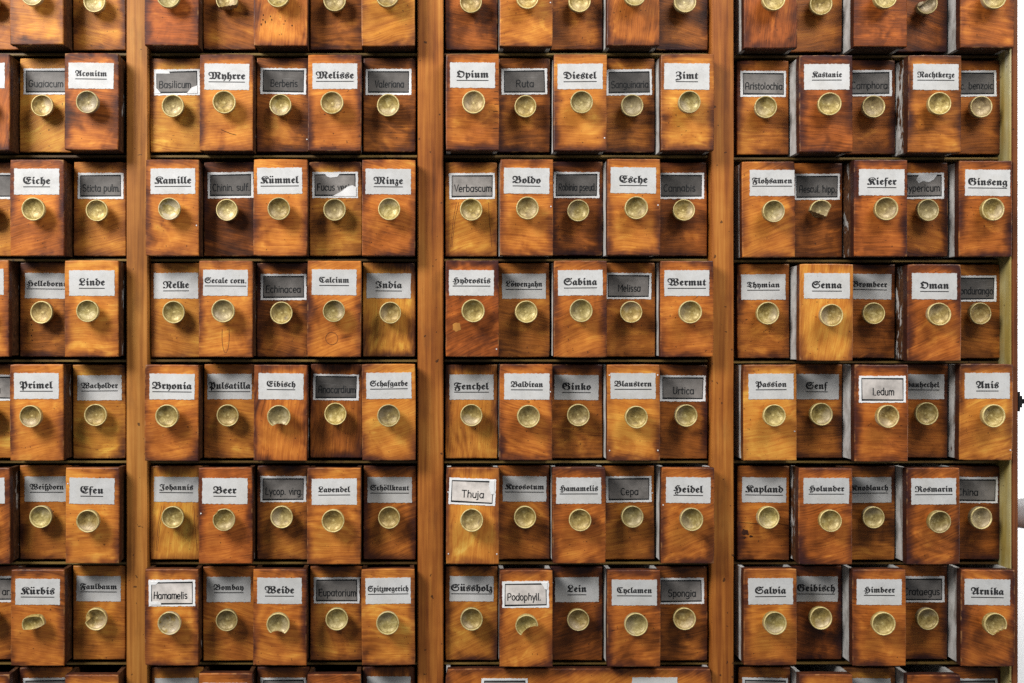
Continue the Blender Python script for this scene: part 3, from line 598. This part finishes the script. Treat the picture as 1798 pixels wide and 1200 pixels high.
for r in range(8):
    for b in range(4):
        row = ROWS[r][b]
        if row is None: continue
        x0, pitch, n = BAYS[b]; bots = BOT3 if b == 3 else BOT
        for c, (text, mode, wpx, big, tone, hue, op) in enumerate(row):
            rnd = random.Random(1000 * r + 100 * b + c + 5)
            out = (r + c) % 2 == BAYP[b]
            d = op.get('d', DEF_D[b]) + rnd.uniform(-.004, .004) if out else rnd.uniform(-.002, .0035)
            s = 1 / (1 - d / D)
            wd = pitch - .0012; cx = x0 + pitch * (c + .5); ht = H - (.0 if out else .0005)
            zbot = Z(bots[r]) + (LIFT[r] if out else 0) + (-.004 if (out and b == 3 and r in (3,)) else 0) + rnd.uniform(-.0006, .0006)
            root = bpy.data.objects.new('herb_drawer', None); col.objects.link(root)
            root.empty_display_size = .02
            root.location = (cx + rnd.uniform(-.0006, .0006), -d, zbot)
            root.rotation_euler = (0, R(rnd.uniform(-.35, .35)), R(rnd.uniform(-.7, .7) if out else 0))
            # ---- description
            cw = colour_word(tone, hue); st = 'pulled-out' if out else 'pushed-in'
            extra = ' and broken knob' if ('cut' in op) else (' and chipped knob' if ('nick' in op or op.get('chip', 0) > .4) else '')
            up, dn = text_of(b, r - 1, c), text_of(b, r + 1, c)
            if text and r < 7 and text not in ('Viola', 'Semen ar.'):
                kind = 'white printed label' if mode == P_ else 'handwritten grey-framed label'
                if mode == H_ and 'torn' in op: kind = 'torn handwritten label'
                lab = f'{st} {cw} wooden drawer with {kind} reading {text}{extra}'
            elif b == 0 and c == 0:
                rt = text_of(0, r, 1)
                if rt: lab = f'{st} {cw} drawer cut by the left photo edge beside the {rt} drawer'
                elif r == 0: lab = f'{st} drawer in the top left photo corner, left of a golden drawer'
                else: lab = f'{st} drawer in the bottom left photo corner below the handwritten label ending ar.'
            elif r == 0: lab = f'{st} {cw} wooden drawer without visible label{extra}, directly above the {dn} drawer'
            else:
                upname = up if up else 'x'
                lab = f'{st} {cw} drawer cut by the bottom photo edge, directly below the {upname} drawer'
            root['label'] = lab; root['category'] = 'drawer'; root['group'] = 'herb drawers of the apothecary cabinet'
            # ---- front board
            th = .018 if b == 3 else .016
            fm = front_mesh(wd, ht, th, rnd)
            ang = op.get('ang', rnd.choice([0, 0, 0, .1, -.12, .2, -.25, .35, 1.45]) + rnd.uniform(-.06, .06))
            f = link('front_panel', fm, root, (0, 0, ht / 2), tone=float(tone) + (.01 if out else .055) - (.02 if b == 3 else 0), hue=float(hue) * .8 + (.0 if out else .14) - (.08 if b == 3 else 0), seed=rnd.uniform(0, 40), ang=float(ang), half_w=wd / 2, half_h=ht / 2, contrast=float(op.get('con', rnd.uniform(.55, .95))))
            mb = None
            def extras():
                global _mb
            ex = MB()
            if 'worm' in op:
                for (u, v_) in [(-.030, .050), (-.026, .046), (-.015, .050), (-.033, .042), (.008, .048), (.020, .040), (-.0295, .058), (-.017, .056)]:
                    speck(ex, u, v_ - .088, rnd.uniform(.0008, .0014), rnd.uniform(.0012, .0026), M_HOLE, -.00025, rnd)
            if 'worm2' in op:
                for i in range(7): speck(ex, -.026 + rnd.uniform(-.003, .003), .0 - i * .009, .0008, .0016, M_HOLE, -.00025, rnd)
            if 'scratch' in op: ex.strip([(-.008, -.047), (0, -.0500), (.008, -.0535), (.017, -.0555)], .0009, -.00025, M_HOLE)
            if 'ring' in op: ex.strip(arc(0, -.045, .0062, .030, 160, 380, 22), .0008, -.00025, plain('ring_stain', (.16, .05, .015), .6))
            if 'plug' in op: ex.strip(arc(-.004, -.051, .0105, .0105, 0, 350, 26), .0008, -.00025, plain('plug_joint', (.12, .04, .012), .6), closed=True)
            if 'spot' in op: speck(ex, -.026, -.032, .0075, .0085, plain('pale_bare_spot', (.55, .24, .05), .5), -.00025, rnd, 14)
            if 'lines' in op:
                for (u0, u1) in [(-.026, -.036), (-.022, -.034), (.030, .036)]: ex.strip([(u0, .012), ((u0 + u1) / 2 - .001, -.02), (u1, -.066)], .0008, -.00025, plain('dark_grain_line', (.22, .065, .014), .6))
            if 'arc' in op: ex.strip([(-.036, .0)] + arc(-.024, -.058, .012, .012, 180, 270, 5) + arc(.022, -.058, .012, .012, 270, 360, 5) + [(.036, -.03)], .0009, -.00025, plain('wear_line', (.09, .028, .012), .6))
            if 'cracks' in op:
                for i in range(9):
                    z_ = .055 - i * .0125 + rnd.uniform(-.004, .004); L_ = rnd.uniform(.004, .012); ex.strip([(.0438, z_), (.0438 - L_ * .5, z_ + .0006), (.0438 - L_, z_ + .0002)], .0007, -.00025, M_HOLE)
            if 'knot' in op:
                kn = plain('knot_dark', (.05, .014, .006), .6)
                ex.strip([(-.044, -.016), (-.01, -.019), (.02, -.017), (.043, -.022)], .0008, -.00025, M_HOLE)
                for qx, qz in ((-.028, -.037), (-.022, -.041), (-.034, -.043)): speck(ex, qx, qz, .003, .002, kn, -.0003, rnd)
                ex.slab([(-.034 + .006 * math.cos(t) * q, -.034 + .006 * math.sin(t) * q) for t, q in [(i * .6283, rnd.uniform(.6, 1.3)) for i in range(10)]], -.0002, .0005, kn)
            for i in range(rnd.choice([0, 0, 1, 2, 2])): speck(ex, rnd.uniform(-.038, .038), rnd.uniform(-.07, .0), rnd.uniform(.0004, .0008), rnd.uniform(.0004, .0009), M_HOLE, -.00025, rnd, 7)
            for (u, v_) in op.get('nails', []) + ([(rnd.choice([-1, 1]), rnd.uniform(-.9, .9))] if rnd.random() < .16 else []):
                u = u * (wd / 2 - .004); v_ = v_ * (ht / 2 - (.018 if abs(v_) == 1 else .0))
                q = [(u + .0012 * math.cos(i * .785), v_ + .0012 * math.sin(i * .785)) for i in range(8)]
                ex.slab(q, -.0006, .0005, M_NAIL)
            if ex.v:
                base = len(fm.vertices); bm = bmesh.new(); bm.from_mesh(fm)
                for m in ex.mats: fm.materials.append(m)
                nv = [bm.verts.new(v) for v in ex.v]
                for fc, mi in zip(ex.f, ex.m):
                    q = bm.faces.new([nv[i] for i in fc]); q.material_index = mi + 1
                bm.to_mesh(fm); bm.free()
            # ---- box behind the front
            build_box(root, wd, ht, .24 + (d if out else 0), .007, th, rnd, op.get('peel', rnd.choice([.05, .1, .2, .3]) if b > 1 else rnd.choice([.8, .9, .95])) if out else .2)  # left bays: high values paint shade on box sides; elsewhere worn paint
            # ---- knob
            kz = ht / 2 - .0046 + op.get('kz', 0) * 0
            km = knob_mesh(rnd, op.get('cut', ()), op.get('nick'), rnd.uniform(.965, 1.01))
            ko = link('knob', km, root, (rnd.uniform(-.0015, .0015), 0, kz + rnd.uniform(-.001, .001)),
                      (R(rnd.uniform(-4, 4)), R(rnd.uniform(0, 360)) if not ('cut' in op or 'nick' in op) else 0, R(rnd.uniform(-4, 4))),
                      seed=rnd.uniform(0, 40), grey=float(op.get('grey', rnd.choice([0, .05, .1, .25]))), chip=float(op.get('chip', 0)))
            if 'cut' in op: ko['label'] = 'broken knob'
            # ---- label
            if mode:
                lw = wpx / 1000 / s; lx = op.get('lx', rnd.uniform(-.0015, .0015)); rot = op.get('rot', R(rnd.uniform(-.7, .7)))
                shade = op.get('shade', rnd.uniform(.86, 1.0) * (1 if out else .95))
                if mode == P_:
                    lz = ht - (.0152 if out else .0172) - .0226 + rnd.uniform(-.001, .001) - (.002 if r in (5,) else 0)
                    printed_label(root, rnd, text, lw, bool(big), lx, lz, .0772 + rnd.uniform(-.0007, .0007), .0442 + rnd.uniform(-.0008, .0008), rot, shade)
                else:
                    lz = ht - (.0182 if out else .0188) - .0227 + rnd.uniform(-.001, .001)
                    hand_label(root, rnd, text, lx, lz, float(op.get('tint', .14)) * 1.12, rot=rot, torn=TORN.get(op.get('torn'), ()), width=lw or None, align=op.get('align'), shade=1.0)

# ---- the one wide drawer under the Fenchel bay
rnd = random.Random(99)
x0, pitch, n = BAYS[2]; wd = pitch * 5 - .0012; ht = .168
root = bpy.data.objects.new('herb_drawer', None); col.objects.link(root)
root.location = (x0 + pitch * 2.5, -.028, Z(1335)); root['category'] = 'drawer'; root['group'] = 'herb drawers of the apothecary cabinet'
root['label'] = 'single extra-wide orange-brown drawer at the bottom, spanning below Süssholz to Spongia'
f = link('front_panel', front_mesh(wd, ht, .015, rnd), root, (0, 0, ht / 2), tone=.60, hue=.0, seed=3.3, ang=.5, half_w=wd / 2, half_h=ht / 2, contrast=.95)
build_box(root, wd, ht, .26, .007, .015, rnd, .1)
hand_label(root, rnd, None, X(887) - root.location.x - .003, ht - .015 - .024, .2)
printed_label(root, rnd, None, .04, True, X(1150) - root.location.x - .006, ht - .015 - .022)
for u in (-.115, .115): link('knob', knob_mesh(rnd), root, (u, 0, ht / 2 - .012), seed=u, grey=.1, chip=0.0)

# ------------------------------------------------------------------ wall behind, and the grey dish at its foot
k = N('white_plaster'); P = k.obj(); n_ = k.noise(P, 9, 5, .6)
k.put(k.b.inputs['Base Color'], k.ramp(n_, [(.3, (.80, .80, .80)), (.7, (.86, .86, .86))])); k.b.inputs['Roughness'].default_value = .9
k.bump(k.noise(P, 120, 4), .15, .002)
mb = MB(); mb.box(-3, 4, .50, .62, -1.6, 2.6, k.m); wl = link('wall', mb.mesh('wall')); wl['kind'] = 'structure'
wl['label'] = 'bright white plaster wall beside the cabinet'; wl['category'] = 'wall'
steel = plain('brushed_grey_metal', (.36, .36, .37), .45, .15)
def lathe(name, prof, m, S=40):
    mb = MB(); vs = [(r_ * math.cos(6.28318 * i / S), r_ * math.sin(6.28318 * i / S), z) for r_, z in prof for i in range(S)]
    mb.add(vs, [(i * S + j, i * S + (j + 1) % S, (i + 1) * S + (j + 1) % S, (i + 1) * S + j) for i in range(len(prof) - 1) for j in range(S)], m)
    me = mb.mesh(name)
    for p in me.polygons: p.use_smooth = True
    return me
ds = bpy.data.objects.new('hanging_lamp', None); col.objects.link(ds); ds.location = (1.19, .20, Z(905) * 1.1)
ds['label'] = 'grey metal lamp shade edge hanging by the white wall right of the cabinet'; ds['category'] = 'lamp'
link('lamp_shade', lathe('lamp_shade', [(.012, .035), (.05, .026), (.075, .006), (.082, -.014), (.078, -.018), (.072, -.010), (.04, .012)], steel), ds)
mbw = MB(); mbw.box(-.002, .002, -.002, .002, .034, .9, steel); link('lamp_cord', mbw.mesh('lamp_cord'), ds)
sc.cycles.use_denoising = False
sc.cycles.max_bounces = 6
